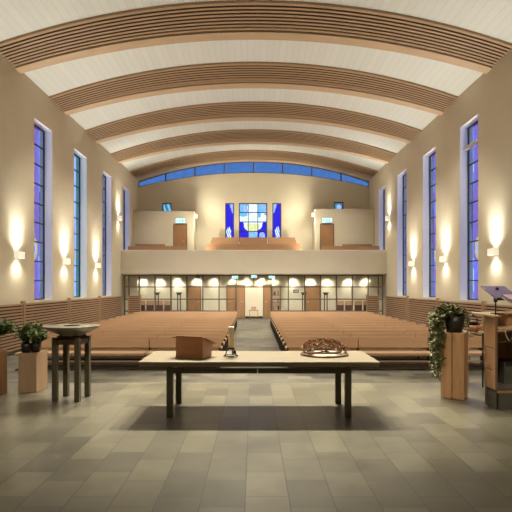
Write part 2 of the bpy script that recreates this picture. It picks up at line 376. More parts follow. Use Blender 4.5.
# rear wall above and below the gallery, with openings
ZST, ZSB = 9.30, 0    # clerestory strip follows the vault
def rear_top(x): return arc(x, 8.80, 7.93)
def rear_strip_top(x): return arc(x, 9.52, 8.28)
mb = MB()
def wallbox(x0, x1, z0, z1): mb.box(x0, x1, RX, RX + 0.35, z0, z1)
OPEN = [(-1.73, -1.19, 4.6, 6.98), (-0.90, 0.82, 4.6, 6.98), (1.13, 1.67, 4.6, 6.98), (-5.54, -4.98, 6.30, 6.98), (4.86, 5.44, 6.38, 7.04)]
xs = sorted({-W, W} | {x for o in OPEN for x in o[:2]})
for a, b in zip(xs[:-1], xs[1:]):
    op = [o for o in OPEN if o[0] <= a and b <= o[1]]
    if op: wallbox(a, b, 0, op[0][2]); wallbox(a, b, op[0][3], 7.2)
    else: wallbox(a, b, 0, 7.2)
N = 48
for i in range(N):
    x0, x1 = -W + 2 * W * i / N, -W + 2 * W * (i + 1) / N
    for za, zb in ((lambda x: 7.2, rear_top), (rear_strip_top, lambda x: arc(x, 9.74, 8.6))):
        mb.hexa([(x0, RX, za(x0)), (x1, RX, za(x1)), (x1, RX + .35, za(x1)), (x0, RX + .35, za(x0))],
                [(x0, RX, zb(x0)), (x1, RX, zb(x1)), (x1, RX + .35, zb(x1)), (x0, RX + .35, zb(x0))])
struct(mb.build('wall_rear', M['wall']), 'cream plaster rear wall behind the gallery', 'wall')

wn += 1
t = sroot('window_%d' % wn, 'curved strip of blue window panes under the vault above the gallery', 'window', (0, RX, 0))
mb = MB(); fr = MB()
for i in range(N):
    x0, x1 = -W + 2 * W * i / N, -W + 2 * W * (i + 1) / N
    mb.add([(x0, .15, rear_top(x0)), (x1, .15, rear_top(x1)), (x1, .15, rear_strip_top(x1)), (x0, .15, rear_strip_top(x0))], [(0, 1, 2, 3)])
    for f, dz in ((rear_top, 0.0), (rear_strip_top, -0.05)):
        fr.hexa([(x0, .1, f(x0) + dz), (x1, .1, f(x1) + dz), (x1, .18, f(x1) + dz), (x0, .18, f(x0) + dz)],
                [(x0, .1, f(x0) + dz + .05), (x1, .1, f(x1) + dz + .05), (x1, .18, f(x1) + dz + .05), (x0, .18, f(x0) + dz + .05)])
for k in range(-3, 4):
    x = k * 1.775 - 0.02
    fr.box(x - .035, x + .035, .08, .2, rear_top(x), rear_strip_top(x))
mb.build('pane', M['clerestory'], t); fr.build('window_frame', M['glaze_frame'], t)

def centre_fn(u, v):
    x, z = (u - 0.5) * 2, v
    jag = 0.05 * math.sin(9 * u + 4) + 0.04 * math.sin(23 * v)
    if z > 0.75:
        if abs(x) < 0.36 + jag: return 'white'
        return 'cyan' if (math.sin(u * 17 + v * 9) > -0.35) else 'pale'
    d = math.hypot(x * 0.98, (z - 0.66) * 2.0)
    if z > 0.5:
        if abs(x) < 0.33: return 'white'
        return 'cyan' if (z > 0.6 + 0.1 * abs(x) + jag and math.sin(u * 13) > -0.7) else 'white'
    if d < 0.86 + jag and z > 0.24: return 'yellow' if abs(x) < 0.45 and z < 0.47 else 'white'
    if abs(x) < 0.32 and z < 0.25: return 'cyan' if math.sin(u * 31 + v * 20) > 0.2 else 'pale'
    if math.hypot(x - 0.66, (z - 0.12) * 2) < 0.22: return 'pale'
    return 'deep'
def side_fn(sgn):
    def f(u, v):
        if v < 0.36 and math.hypot((u - 0.5 - 0.1 * sgn) * 1.2, (v - 0.16) * 2.2) < 0.38 + 0.07 * math.sin(30 * u + 17 * v): return 'pale' if math.sin(25 * u + 40 * v) > -0.3 else 'white'
        if v > 0.72 and (u if sgn > 0 else 1 - u) < 0.15 + (v - 0.72) * 1.4: return 'pale'
        return 'deep'
    return f
for (x0, x1, z0, z1), fn, vs, hs, lab in [
        (OPEN[1], centre_fn, 2, 3, 'wide central stained glass window of white, yellow and blue panes above the gallery'),
        (OPEN[0], side_fn(-1), 0, 0, 'narrow deep blue stained glass window left of the central gallery window'),
        (OPEN[2], side_fn(1), 0, 0, 'narrow deep blue stained glass window right of the central gallery window'),
        (OPEN[3], lambda u, v: 'teal' if math.sin(11 * u + 5 * v) > -0.2 else 'cyan', 0, 0, 'small dark blue window peeking over the left gallery booth'),
        (OPEN[4], lambda u, v: 'pale' if math.hypot(u - .55, v - .55) < .28 else 'teal', 0, 0, 'small dark blue window peeking over the right gallery booth')]:
    wn += 1; w, h = x1 - x0, z1 - z0
    t = sroot('window_%d' % wn, lab, 'window', ((x0 + x1) / 2, RX + 0.1, z0))
    zz = 4.62 - z0
    frame_bars(w, h, [-w / 6, w / 6] if vs else [], [h - 0.57 * q for q in (1, 2, 3)] if hs else [], 0.055).build('window_frame', M['frame'], t)
    if w > 1:   # design occupies the top 2.3 m
        f0 = fn; fn2 = lambda u, v, f0=f0, h=h: f0(u, max(0, (v * h - (h - 2.3)) / 2.3))
    elif h > 2: f0 = fn; fn2 = lambda u, v, f0=f0, h=h: f0(u, max(0, (v * h - (h - 2.2)) / 2.2))
    else: fn2 = fn
    mb, ms = stained(w - 0.06, h - 0.06, 48 if w > 1 else 14, 56 if h > 1 else 14, fn2)
    mb.build('pane', ms, t, loc=(0, 0.02, 0.03))

# ------------------------------------------------------------------ gallery
mb = MB()
mb.box(-W, W, GY, GY + 0.18, 2.58, 3.845)
struct(mb.build('wall_gallery_parapet', M['gallery'], bevel=0.015), 'long cream parapet of the rear gallery', 'wall')
mb = MB()
mb.box(-W, W, GY + 0.18, RX, 2.58, 2.85)
mb.box(-W, W, 28.4, RX, 2.85, 3.2)
mb.box(-W, W, 29.6, RX, 3.2, 3.5)
struct(mb.build('floor_gallery', M['gallery']), 'stepped gallery floor behind the parapet', 'floor')
for s, nm, xi, zt in ((-1, 'left', 3.46, 6.30), (1, 'right', 3.56, 6.42)):
    o = MB().box(*sorted((s * W, s * xi)), 29.7, RX, 3.5, zt).build('wall_booth_' + nm, M['wall'], bevel=0.02)
    struct(o, 'cream plaster booth on the %s end of the gallery' % nm, 'wall')

def door(n, lab, x0, x1, z0, z1, y, handle_side=1, leaf_mat='door', frame_w=0.06, grp=None):
    t = sroot('door_%d' % n, lab, 'door', ((x0 + x1) / 2, y, z0))
    w, h = x1 - x0, z1 - z0
    mb = MB()
    for s in (-1, 1): mb.box(*sorted((s * w / 2, s * (w / 2 - frame_w))), -0.06, 0.0, 0, h)
    mb.box(-w / 2 + frame_w, w / 2 - frame_w, -0.06, 0, h - frame_w, h)
    mb.build('door_frame', M['doorframe'], t)
    lf = MB().box(-w / 2 + frame_w, w / 2 - frame_w, -0.04, -0.002, 0.01, h - frame_w).build('door_leaf', M[leaf_mat], t)
    hx = handle_side * (w / 2 - frame_w - 0.09)
    MB().tube([(hx, -0.04, h * 0.5), (hx, -0.09, h * 0.5), (hx - handle_side * 0.12, -0.09, h * 0.5)], 0.012).build('door_handle', M['steel'], lf)
    return t
door(1, 'brown wooden door in the left gallery booth', -4.66, -3.86, 3.5, 5.56, 29.7)
door(2, 'brown wooden door in the right gallery booth', 3.84, 4.66, 3.5, 5.56, 29.7, -1)

def exit_sign(label, x, y, z, w=0.5, h=0.2):
    t = thing('exit_sign', label, 'exit sign', (x, y, z), group='lit exit signs')
    MB().box(-w / 2 - .012, w / 2 + .012, -0.05, 0.03, -h / 2 - .012, h / 2 + .012).build('housing', M['white'], t)
    MB().box(-w / 2, w / 2, -0.058, -0.05, -h / 2, h / 2).build('panel', M['sign'], t)
    mb = MB(); q = h / 0.2
    def bx(a, b, c, d): mb.box(a * q, b * q, -0.064, -0.058, c * q, d * q)
    def bar(p, e, r=0.012): 
        p, e = Vector((p[0] * q, 0, p[1] * q)), Vector((e[0] * q, 0, e[1] * q)); d = (e - p).normalized(); n = Vector((-d.z, 0, d.x)) * r * q
        vs = [p + n, p - n, e - n, e + n]
        mb.add([(v.x, -0.064, v.z) for v in vs], [(0, 1, 2, 3), (3, 2, 1, 0)])
    # running figure, doorway and arrow
    bx(-0.005, 0.02, 0.045, 0.07); bar((0.0, 0.04), (-0.02, -0.02), 0.016); bar((-0.02, -0.02), (0.03, -0.05)); bar((0.03, -0.05), (0.02, -0.08))
    bar((-0.02, -0.02), (-0.05, -0.06)); bar((-0.05, -0.06), (-0.085, -0.06)); bar((0.0, 0.035), (0.045, 0.01)); bar((0.0, 0.035), (-0.05, 0.015))
    bx(0.08, 0.14, -0.085, 0.075)
    bar((-0.2, 0.0), (-0.11, 0.0)); bar((-0.2, 0.0), (-0.16, 0.04)); bar((-0.2, 0.0), (-0.16, -0.04))
    mb.build('pictogram', M['signmark'], t)
    return t
exit_sign('lit exit sign above the left gallery booth door', -4.24, 29.66, 5.72, 0.52, 0.24)
exit_sign('lit exit sign above the right gallery booth door', 4.24, 29.66, 5.75, 0.55, 0.24)

def bench(label, x0, x1, y, z0, back_h, cat='bench', fl=0, fr=0):
    t = thing('gallery_bench', label, cat, ((x0 + x1) / 2, y, z0), group='benches on the gallery')
    w = x1 - x0
    MB().box(-w / 2, w / 2, -0.42, 0.0, 0.38, 0.42).build('seat', M['bench'], t, bevel=0.006)
    m = Matrix.Translation((0, 0.0, 0.45)) @ Matrix.Rotation(R(-14), 4, 'X')
    h = back_h - 0.45; q = MB()
    q.hexa([(-w / 2 - fl, 0, 0), (w / 2 + fr, 0, 0), (w / 2 + fr, .03, 0), (-w / 2 - fl, .03, 0)], [(-w / 2, 0, h), (w / 2, 0, h), (w / 2, .03, h), (-w / 2, .03, h)])
    q.v = [tuple(m @ Vector(p)) for p in q.v]; q.build('backrest', M['bench'], t, bevel=.006)
    for s in (-1, 1):
        mb = MB(); xx = s * (w / 2 - 0.12)
        mb.box(xx - .02, xx + .02, -0.38, 0.04, 0.0, 0.04); mb.box(xx - .02, xx + .02, -0.2, -0.14, .04, .38); mb.box(xx - .02, xx + .02, 0.0, 0.04, .04, .5)
        mb.build('leg', M['darkmetal'], t)
    return t
for a, b, nm, fl, fr in ((-2.42, -0.88, 'left', .28, 0), (-0.83, 0.78, 'middle', 0, 0), (0.83, 2.40, 'right', 0, .28)):
    bench('%s bench of the upper row below the central stained glass' % nm, a, b, 29.75, 3.5, 1.32, fl=fl, fr=fr)
    bench('%s bench of the lower row at the centre of the gallery' % nm, a * 1.06, b * 1.06, 28.05, 2.85, 1.48, fl=fl, fr=fr)
bench('long low bench in front of the left gallery booth', -6.9, -3.7, 27.9, 2.85, 1.32)
bench('short bench behind the long one at the left end of the gallery', -6.8, -5.1, 29.3, 3.2, 1.18)
bench('long low bench in front of the right gallery booth', 3.7, 6.9, 27.9, 2.85, 1.32)
bench('short bench behind the long one at the right end of the gallery', 5.1, 6.8, 29.3, 3.2, 1.18)

# ------------------------------------------------------------------ wall lamps
def sconce(label, x, y, z, facing, up=60, down=22, first=None, ceil=True):
    """white box lamp open at top and bottom; facing = +1 when it looks towards +X"""
    if first is None:
        t = thing('wall_lamp', label, 'wall lamp', (x, y, z), 0 if facing > 0 else math.pi, 'up and down lights on the walls')
        mb = MB(); d, w, h = 0.17, 0.36, 0.20
        mb.box(d - .012, d, -w / 2, w / 2, -h / 2, h / 2)
        for s in (-1, 1): mb.box(0.02, d - .012, *sorted((s * w / 2, s * (w / 2 - .012))), -h / 2, h / 2)
        mb.build('shade', M['shade'], t)
        MB().box(0, 0.02, -w / 2 + .02, w / 2 - .02, -h / 2 + .01, h / 2 - .01).build('back_plate', M['white'], t)
        MB().box(0.05, 0.12, -0.1, 0.1, -0.02, 0.02).build('lamp', M['lamp_glow'], t)
    else:
        t = dup(first, (x, y, z), 0 if facing > 0 else math.pi, label)
    lx = x + facing * 0.15
    light('SPOT', 'uplight', (lx, y, z + 0.14), up, (1, 0.94, 0.80), (lx + facing * 0.15, y, z + 3), 155, 1.0, 0.06)
    if ceil: light('SPOT', 'ceiling_uplight', (lx, y, z + 0.09), up * CEILX, (1, 0.97, 0.89), (lx + facing * 2.3, y + 0.2, z + 5.5), 105, 1.0, 0.06)
    light('SPOT', 'downlight', (lx, y, z - 0.14), down, (1, 0.94, 0.80), (lx + facing * 0.1, y, z - 3), 155, 1.0, 0.06)
    return t
UP, DN, CEILX = 100, 46, 5.6
s0 = None
for s, nm in ((-1, 'left'), (1, 'right')):
    for i, y in enumerate((15.1, 18.9, 22.7) if s < 0 else (14.78, 18.65, 22.4)):
        lab = ['white box wall lamp on the %s wall just before its first window', 'white box wall lamp on the %s wall between its first and second windows', 'white box wall lamp on the %s wall between its second and third windows'][i] % nm
        t = sconce(lab, s * W, y, 2.86 if s < 0 else 2.93, -s, UP, DN, s0)
        s0 = s0 or t
    sconce('white box wall lamp high on the %s wall above the gallery edge' % nm, s * W, 26.4, 5.45, -s, UP * 0.7, DN * .8, s0)
for s in (-1, 1):   # next lamp of the row towards the chancel
    sconce('white box wall lamp on the %s wall beside the chancel step, ahead of all others' % ('left' if s < 0 else 'right'), s * W, 11.3, 2.9, -s, UP, DN, s0)
sconce('white lamp on the inner side of the left gallery booth', -3.46, 29.82, 6.02, 1, 20, 60, s0, False)
sconce('white lamp on the inner side of the right gallery booth', 3.56, 29.82, 6.10, -1, 20, 60, s0, False)
for q in (-1, 1): light('SPOT', 'booth_uplight', (q * 3.25, 29.74, 6.14), 130, (1, 0.91, 0.72), (q * 1.0, 30.6, 7.3), 150, 1.0, 0.08)

# ------------------------------------------------------------------ slatted screens along the walls
def screen(label, x, y0, y1, ztop=1.45, post=True):
    s = -1 if x < 0 else 1
    t = thing('slatted_screen', label, 'screen', (x, y0, 0), group='slatted screens along the side walls')
    L = y1 - y0; mb = MB(); n = 15
    for i in range(n):
        z = 0.10 + (ztop - 0.10) * (i + 0.5) / n
        mb.box(-0.022, 0.022, 0.06, L - 0.06, z - 0.026, z + 0.026)
    mb.build('slat_panel', M['screen'], t)
    MB().box(*sorted((s * 0.03, s * 0.045)), 0.06, L - 0.06, 0.1, ztop - 0.02).build('backing', M['slatback'], t)
    MB().box(-0.06, 0.05, -0.06, 0.06, 0, ztop + 0.06).build('post', M['screenpost'], t, bevel=0.006)
    return t
YS = [11.4, 15.15, 18.92, 22.66]
for s, nm in ((-1, 'left'), (1, 'right')):
    for i, y in enumerate(YS):
        screen('slatted timber screen along the %s wall, %s' % (nm, ['nearest the viewer', 'second from the viewer', 'third from the viewer', 'farthest one reaching the gallery'][i]), s * 6.82, y, (YS + [26.5])[i + 1])
    # end post and short return screen in front of the glazing
    t = thing('slatted_screen', 'short slatted timber screen facing the pews at the %s end of the glass wall' % nm, 'screen', (s * 6.12, 26.3, 0))
    mb = MB()
    for i in range(15): z = 0.1 + 1.38 * (i + .5) / 15; mb.box(-0.28, 0.28, -0.022, 0.022, z - .026, z + .026)
    mb.build('slat_panel', M['screen'], t)
    MB().box(-0.28, 0.28, 0.03, 0.045, .1, 1.44).build('backing', M['slatback'], t)
    for q in (-1, 1): MB().box(*sorted((q * 0.28, q * 0.33)), -0.04, 0.05, 0, 1.5).build('post', M['screenpost'], t)

# ------------------------------------------------------------------ glazed wall under the gallery and the lobby behind
PY = 27.2
t = sroot('wall_glazed', 'gridded glass wall with dark bars under the gallery', 'glass wall', (0, PY, 0))
mul = [-6.85, -6.62, -6.08, -5.24, -4.40, -3.55, -2.70, -1.84, -0.93, 0.0, 0.93, 1.84, 2.70, 3.55, 4.40, 5.24, 6.08, 6.62, 6.85]
fr = MB()
for x in mul:
    if x == 0.0: fr.box(x - .02, x + .02, -.04, .04, 1.93, 2.52)
    else: fr.box(x - .03, x + .03, -.04, .04, 0, 2.52)
for z, full in ((2.51, 1), (1.90, 1), (1.25, 0), (0.62, 0), (0.03, 0)):
    if full: fr.box(-6.85, 6.85, -.042, .042, z - .03, z + .03)
    else: fr.box(-6.85, -.93, -.042, .042, z - .03, z + .03); fr.box(.93, 6.85, -.042, .042, z - .03, z + .03)
fr.build('bars', M['glaze_frame'], t)
gl = MB()
gl.add([(-6.85, 0, 0), (-.93, 0, 0), (-.93, 0, 1.9), (-6.85, 0, 1.9)], [(0, 1, 2, 3)])
gl.add([(.93, 0, 0), (6.85, 0, 0), (6.85, 0, 1.9), (.93, 0, 1.9)], [(0, 1, 2, 3)])
gl.add([(-6.85, 0, 1.9), (6.85, 0, 1.9), (6.85, 0, 2.5), (-6.85, 0, 2.5)], [(0, 1, 2, 3)])
gl.build('pane', M['clear'], t)
for q in (-1, 1):
    pass
exit_sign('lit exit sign over the aisle doorway in the glass wall', 0.02, PY - 0.1, 2.46, 0.28, 0.13)
exit_sign('lit exit sign left of the aisle doorway, high in the glass wall', -0.98, PY - 0.1, 2.42, 0.30, 0.12)
exit_sign('lit exit sign right of the aisle doorway, high in the glass wall', 0.95, PY - 0.1, 2.42, 0.30, 0.12)
t = thing('projector', 'small black projector hung under the gallery left of the aisle', 'projector', (-2.95, PY - 0.15, 2.42))
MB().box(-.11, .11, -.09, .05, -.05, .05).build('body', M['black'], t, bevel=0.01)
MB().tube([(0, -.09, 0), (0, -.12, 0)], 0.03, 12).build('lens', M['steel'], t)
MB().box(-.02, .02, -.02, .02, .05, .16).build('bracket', M['black'], t)

door(3, 'brown wooden door behind the glass wall, left of the aisle', -4.02, -3.18, 0, 1.98, RX)
door(4, 'brown wooden door behind the glass wall, right of the aisle', 3.08, 4.02, 0, 1.98, RX, -1)
door(5, 'dark framed wooden door leaf at the left of the lobby table', -1.06, -0.52, 0, 2.02, RX, 1, 'door', 0.05)
door(6, 'dark framed wooden door leaf at the right of the lobby table', 0.56, 1.06, 0, 2.02, RX, -1, 'door', 0.05)
door(7, 'narrow wooden door leaf seen through the glass just left of the aisle', -1.66, -1.08, 0, 2.02, RX, -1, 'door', 0.07)
struct(MB().box(-3.17, -1.67, RX - .02, RX, 0, .09).box(1.68, 3.07, RX - .02, RX, 0, .09).box(-.51, .55, RX - .02, RX, 0, .12).build('baseboard_rear', M['slatback']), 'dark baseboard along the lobby rear wall', 'baseboard')

t = thing('bookshelf', 'narrow wooden shelf unit seen through the glass right of the aisle', 'shelf', (1.37, RX - 0.14, 0))
for s in (-1, 1): MB().box(*sorted((s * .28, s * .25)), -.12, .13, 0, 2.0).build('side_panel', M['doorframe'], t)
MB().box(-.25, .25, .11, .13, 0.0, 2.0).build('back_panel', M['wall'], t)
for z in (0.05, .5, .95, 1.4, 1.96): MB().box(-.25, .25, -.12, .11, z - .015, z + .015).build('shelf', M['pew'], t)
for i, (x, z, h, m) in enumerate(((-.16, .515, .22, 'copper'), (-.02, .515, .28, 'paper'), (.12, .515, .24, 'driedred'), (-.14, .965, .25, 'paper'), (.08, .965, .2, 'copper'), (-.1, 1.415, .2, 'driedred'), (.1, 1.415, .26, 'planter'))):
    o = MB().box(-.05, .05, -.08, .08, 0, h).build('storage_box', M[m], None, bevel=.004, loc=(1.37 + x, RX - .14, z))
    tag(o, ['small brown', 'pale', 'small dark red', 'pale', 'small brown', 'dark red', 'light wooden'][i] + ' box on the ' + ['lower', 'lower', 'lower', 'middle', 'middle', 'upper', 'upper'][i] + ' shelf of the lobby shelf unit, ' + ['left', 'middle', 'right', 'left', 'right', 'left', 'right'][i] + ' place', 'box', 'boxes on the lobby shelf')

t = thing('side_table', 'small wooden side table against the lobby wall at the end of the aisle', 'table', (0.0, 30.2, 0))
MB().box(-.28, .28, -.2, .2, .49, .56).build('tabletop', M['copper'], t, bevel=.006)
for sx in (-1, 1):
    for sy in (-1, 1): MB().box(sx * .24 - .015, sx * .24 + .015, sy * .16 - .015, sy * .16 + .015, 0.03, .5).build('leg', M['bench'], t)
    MB().box(sx * .24 - .02, sx * .24 + .02, -.22, .22, 0, .03).build('foot', M['black'], t)
MB().box(-.22, .22, -.02, .02, .12, .15).build('stretcher', M['bench'], t)
t = thing('wooden_box', 'pale wooden box on the small lobby table', 'box', (0.0, 30.2, .56))
MB().box(-.15, .15, -.1, .1, 0, .16).build('body', M['planter'], t, bevel=.006)
MB().box(-.16, .16, -.11, .11, .16, .20).build('lid', M['ambotop'], t, bevel=.006)

def chair(label, x, first=None):
    if first: return dup(first, (x, 29.6, 0), 0, label)
    t = thing('lobby_chair', label, 'chair', (x, 29.6, 0), 0, 'chairs behind the glass wall')
    MB().box(-.22, .22, -.22, .20, .42, .47).build('seat', M['seat_cloth'], t, bevel=.01)
    MB().box(-.22, .22, .17, .2, .86, 1.10).build('backrest', M['pewtop'], t, bevel=.01)
    MB().box(-.21, .21, .15, .2, .47, .85).build('back_cushion', M['seat_cloth'], t, bevel=.01)
    for sx in (-1, 1):
        MB().box(sx * .2 - .013, sx * .2 + .013, -.21, -.185, 0, .42).build('leg', M['darkmetal'], t)
        MB().box(sx * .2 - .013, sx * .2 + .013, .165, .19, 0, .9).build('leg', M['darkmetal'], t)
    return t
c0 = None
for nm, xs_ in (('left', (-6.54, -6.02, -5.50, -4.98)), ('right', (5.02, 5.54, 6.08, 6.60))):
    for i, x in enumerate(xs_):
        c = chair('wood-backed chair with dark seat behind the glass, %s of the %s four' % (['leftmost', 'second from left', 'third from left', 'rightmost'][i], nm), x, c0); c0 = c0 or c
def stand(label, x, first=None):
    if first: return dup(first, (x, 28.2, 0), 0, label)
    t = thing('floor_stand', label, 'stand', (x, 28.2, 0), 0, 'tall metal stands behind the glass wall')
    MB().box(-.17, .17, -.12, .12, 0, .03).build('base', M['darkmetal'], t)
    for s in (-1, 1): MB().box(s * .075 - .025, s * .075 + .025, -.025, .025, .03, 1.45).build('post', M['darkmetal'], t)
    MB().hexa([(-.09, -.06, 1.45), (.09, -.06, 1.45), (.09, .06, 1.45), (-.09, .06, 1.45)], [(-.16, -.08, 1.6), (.16, -.08, 1.6), (.16, .08, 1.6), (-.16, .08, 1.6)]).build('tray', M['darkmetal'], t)
    return t
st0 = None
for x, lab in ((-5.33, 'leftmost tall dark metal stand behind the glass wall'), (-4.11, 'tall dark metal stand just left of the left lobby door'), (2.76, 'tall dark metal stand just left of the right lobby door'), (3.97, 'rightmost tall dark metal stand behind the glass wall')):
    q = stand(lab, x, st0); st0 = st0 or q
t = thing('wall_picture', 'small dark framed picture on the lobby wall right of the aisle', 'picture', (2.56, RX, 1.63))
MB().box(-.17, .17, -.03, 0, -.1, .1).build('picture_frame', M['black'], t)
MB().box(-.14, .14, -.034, -.03, -.07, .07).build('print', M['picture'], t)

# lobby down lights
d0 = None
LX = [-6.70, -5.72, -4.58, -3.42, -2.38, -1.2, -0.45, 0.45, 1.2, 2.38, 3.42, 4.45, 5.75, 6.78]
PLACE = ['leftmost', 'second from the left', 'third from the left', 'fourth from the left', 'fifth from the left', 'just left of the aisle', 'over the lobby table on its left', 'over the lobby table on its right', 'just right of the aisle', 'fifth from the right', 'fourth from the right', 'third from the right', 'second from the right', 'rightmost']
for i, x in enumerate(LX):
    lab = 'recessed lobby ceiling spotlight, ' + PLACE[i]
    if d0 is None:
        d0 = thing('ceiling_spotlight', lab, 'spotlight', (x, 30.52, 2.58), 0, 'spotlights in the lobby ceiling')
        MB().lathe([(0.045, 0), (0.06, 0), (0.06, -.05), (0.045, -.05), (0.045, 0)], 16).build('housing', M['white'], d0)
        MB().lathe([(0.0, -.02), (0.044, -.02), (0.044, -.012), (0, -.012)], 16).build('lamp', M['lamp_glow'], d0)
    else: dup(d0, (x, 30.52, 2.58), 0, lab)
    light('SPOT', 'lobby_spot', (x, 30.52, 2.52), 75, (1, 0.95, 0.80), (x, 31.0, 2.02), 80, 1.0, 0.04)
for x in (-5, -2, 0, 2, 5):
    light('SPOT', 'lobby_fill', (x, 28.6, 2.54), 300, (1, 0.96, 0.84), (x, 29.4, 0), 150, 1.0, 0.1)

# ------------------------------------------------------------------ pews
def make_pew(label, y):
    t = thing('pew', label, 'pew', (0, y, 0), 0, 'rows of pews in the nave')
    secs = [(0.80, 2.495), (2.515, 4.19), (4.21, 5.5)]
    for a, b in secs:
        MB().box(a, b, -0.52, -0.06, 0.345, 0.405).build('seat', M['pewtop'], t, bevel=.008)
        m = Matrix.Translation((0, -0.03, 0.47)) @ Matrix.Rotation(R(-8), 4, 'X')
        MB().box(a, b, -0.015, 0.02, 0, 0.262, mtx=m).build('backrest', M['pewtop'], t, bevel=.006)
    MB().box(0.82, 5.48, 0.04, 0.26, 0.44, 0.46).build('book_shelf', M['pew'], t)
    for x in (0.82, 2.505, 4.2, 5.48):
        mb = MB()
        mb.box(x - .02, x + .02, -.50, .2, 0, .03); mb.box(x - .02, x + .02, -.30, -.25, .03, .365)
        mb.box(x - .02, x + .02, .02, .05, .03, .66); mb.box(x - .02, x + .02, -.48, .04, .335, .365); mb.box(x - .02, x + .02, .03, .25, .415, .44)
        mb.build('leg', M['darkmetal'], t)
    MB().box(0.86, 5.44, -.47, -.43, .19, .225).build('stretcher', M['pew'], t)
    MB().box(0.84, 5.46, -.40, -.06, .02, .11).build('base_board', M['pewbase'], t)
    return t
p0 = None
for i in range(13):
    y = 12.3 + 1.017 * i
    for s, nm in ((1, 'right'), (-1, 'left')):
        lab = 'long wooden pew right of the aisle' if s > 0 else 'long wooden pew left of the aisle'
        lab += ', %s row from the front' % ORD[i]
        if p0 is None: p0 = make_pew(lab, y); p0l = None
        elif s > 0: dup(p0, (0, y, 0), 0, lab)
        elif p0l is None:   # mirrored copy of the parts
            p0l = p0.copy(); C.objects.link(p0l); p0l.location = (0, y, 0); p0l['label'] = lab
            for ch in p0.children:
                c = ch.copy(); c.data = ch.data.copy(); c.data.transform(Matrix.Scale(-1, 4, (1, 0, 0))); c.data.flip_normals(); C.objects.link(c); c.parent = p0l
        else: dup(p0l, (0, y, 0), 0, lab)

# ------------------------------------------------------------------ altar
t = thing('altar_table', 'long low altar table with pale top and dark legs at the centre of the chancel', 'altar table', (0.07, 7.27, CH))
MB().box(-1.585, 1.585, -.57, .57, .715, .755).build('tabletop', M['altartop'], t, bevel=.004)
MB().box(-1.575, 1.575, -.56, .56, .692, .715).build('top_edging', M['altaredge'], t)
for sx in (-1, 1):
    for y0 in (-.48, .32): MB().box(sx * 1.187 - .041, sx * 1.187 + .041, y0, y0 + .082, 0, .665).build('leg', M['altarleg'], t, bevel=.004)
    MB().box(sx * 1.187 - .03, sx * 1.187 + .03, -.398, .32, .59, .655).build('rail', M['altarleg'], t)
    for y0 in (-.44, .36): MB().box(sx * 1.187 - .02, sx * 1.187 + .02, y0 - .02, y0 + .02, .665, .692).build('spacer', M['altarleg'], t)
for y0 in (-.47, .33):
    MB().box(-1.146, -.02, y0, y0 + .05, .588, .655).build('rail', M['altarleg'], t)
    MB().box(-.014, 1.146, y0, y0 + .05, .588, .655).build('rail', M['altarleg'], t)
AT = CH + .755

# slanted wooden book stand
t = thing('book_stand', 'reddish brown wooden box stand with slanted lid on the left of the altar', 'book stand', (-.84, 7.19, AT), R(-20))
w, d = .205, .15
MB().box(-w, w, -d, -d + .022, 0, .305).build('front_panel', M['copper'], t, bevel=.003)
MB().hexa([(-w, -d + .022, 0), (w, -d + .022, 0), (w, d, 0), (-w, d, 0)], [(-w, -d + .022, .270), (w, -d + .022, .270), (w, d, .172), (-w, d, .172)]).build('body', M['copper_lit'], t, bevel=.003)
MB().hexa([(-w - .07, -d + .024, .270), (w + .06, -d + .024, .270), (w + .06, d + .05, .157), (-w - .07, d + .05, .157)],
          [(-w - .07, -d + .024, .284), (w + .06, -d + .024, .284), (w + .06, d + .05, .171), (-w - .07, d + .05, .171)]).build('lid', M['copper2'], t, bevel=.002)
MB().box(-w - .05, w + .04, d + .02, d + .04, .175, .20).build('ledge', M['copper2'], t)

t = thing('candle_holder', 'black three-footed candle holder on the altar beside the book stand', 'candle holder', (-.315, 7.22, AT))
mb = MB(); mb.lathe([(0, .112), (.055, .112), (.062, .125), (.055, .125), (.05, .118), (0, .118)], 20); mb.build('cup', M['black'], t)
for k in range(3):
    a = R(200 + 120 * k)
    c_, s_ = math.cos(a), math.sin(a)
    MB().tube([(c_ * .03, s_ * .03, .112), (c_ * .07, s_ * .07, .08), (c_ * .085, s_ * .085, .03), (c_ * .115, s_ * .115, .008)], .008, 8).build('leg', M['black'], t)
mb = MB(); mb.tube([(.09 * math.cos(2 * math.pi * k / 20), .09 * math.sin(2 * math.pi * k / 20), .016) for k in range(21)], .006, 6, caps=False); mb.build('foot_ring', M['black'], t)
mb = MB()
for k in range(26):
    a = rng.uniform(0, 6.28); e = rng.uniform(-.4, 1.2); dd = Vector((math.cos(a) * math.cos(e), math.sin(a) * math.cos(e), math.sin(e)))
    mb.leaf((.05, -.055, .05), dd, (0, 0, 1), rng.uniform(.04, .065), .028)
mb.build('bow', M['black'], t)
o = thing('candle', 'thick pale pillar candle standing in the black holder on the altar', 'candle', (-.315, 7.22, AT + .118))
MB().lathe([(0, 0), (.042, 0), (.0425, .29), (.039, .305), (.03, .302), (0, .296)], 24).build('body', M['wax'], o)
MB().tube([(0, 0, .294), (.002, 0, .306), (.004, 0, .316)], .002, 6).build('wick', M['black'], o)

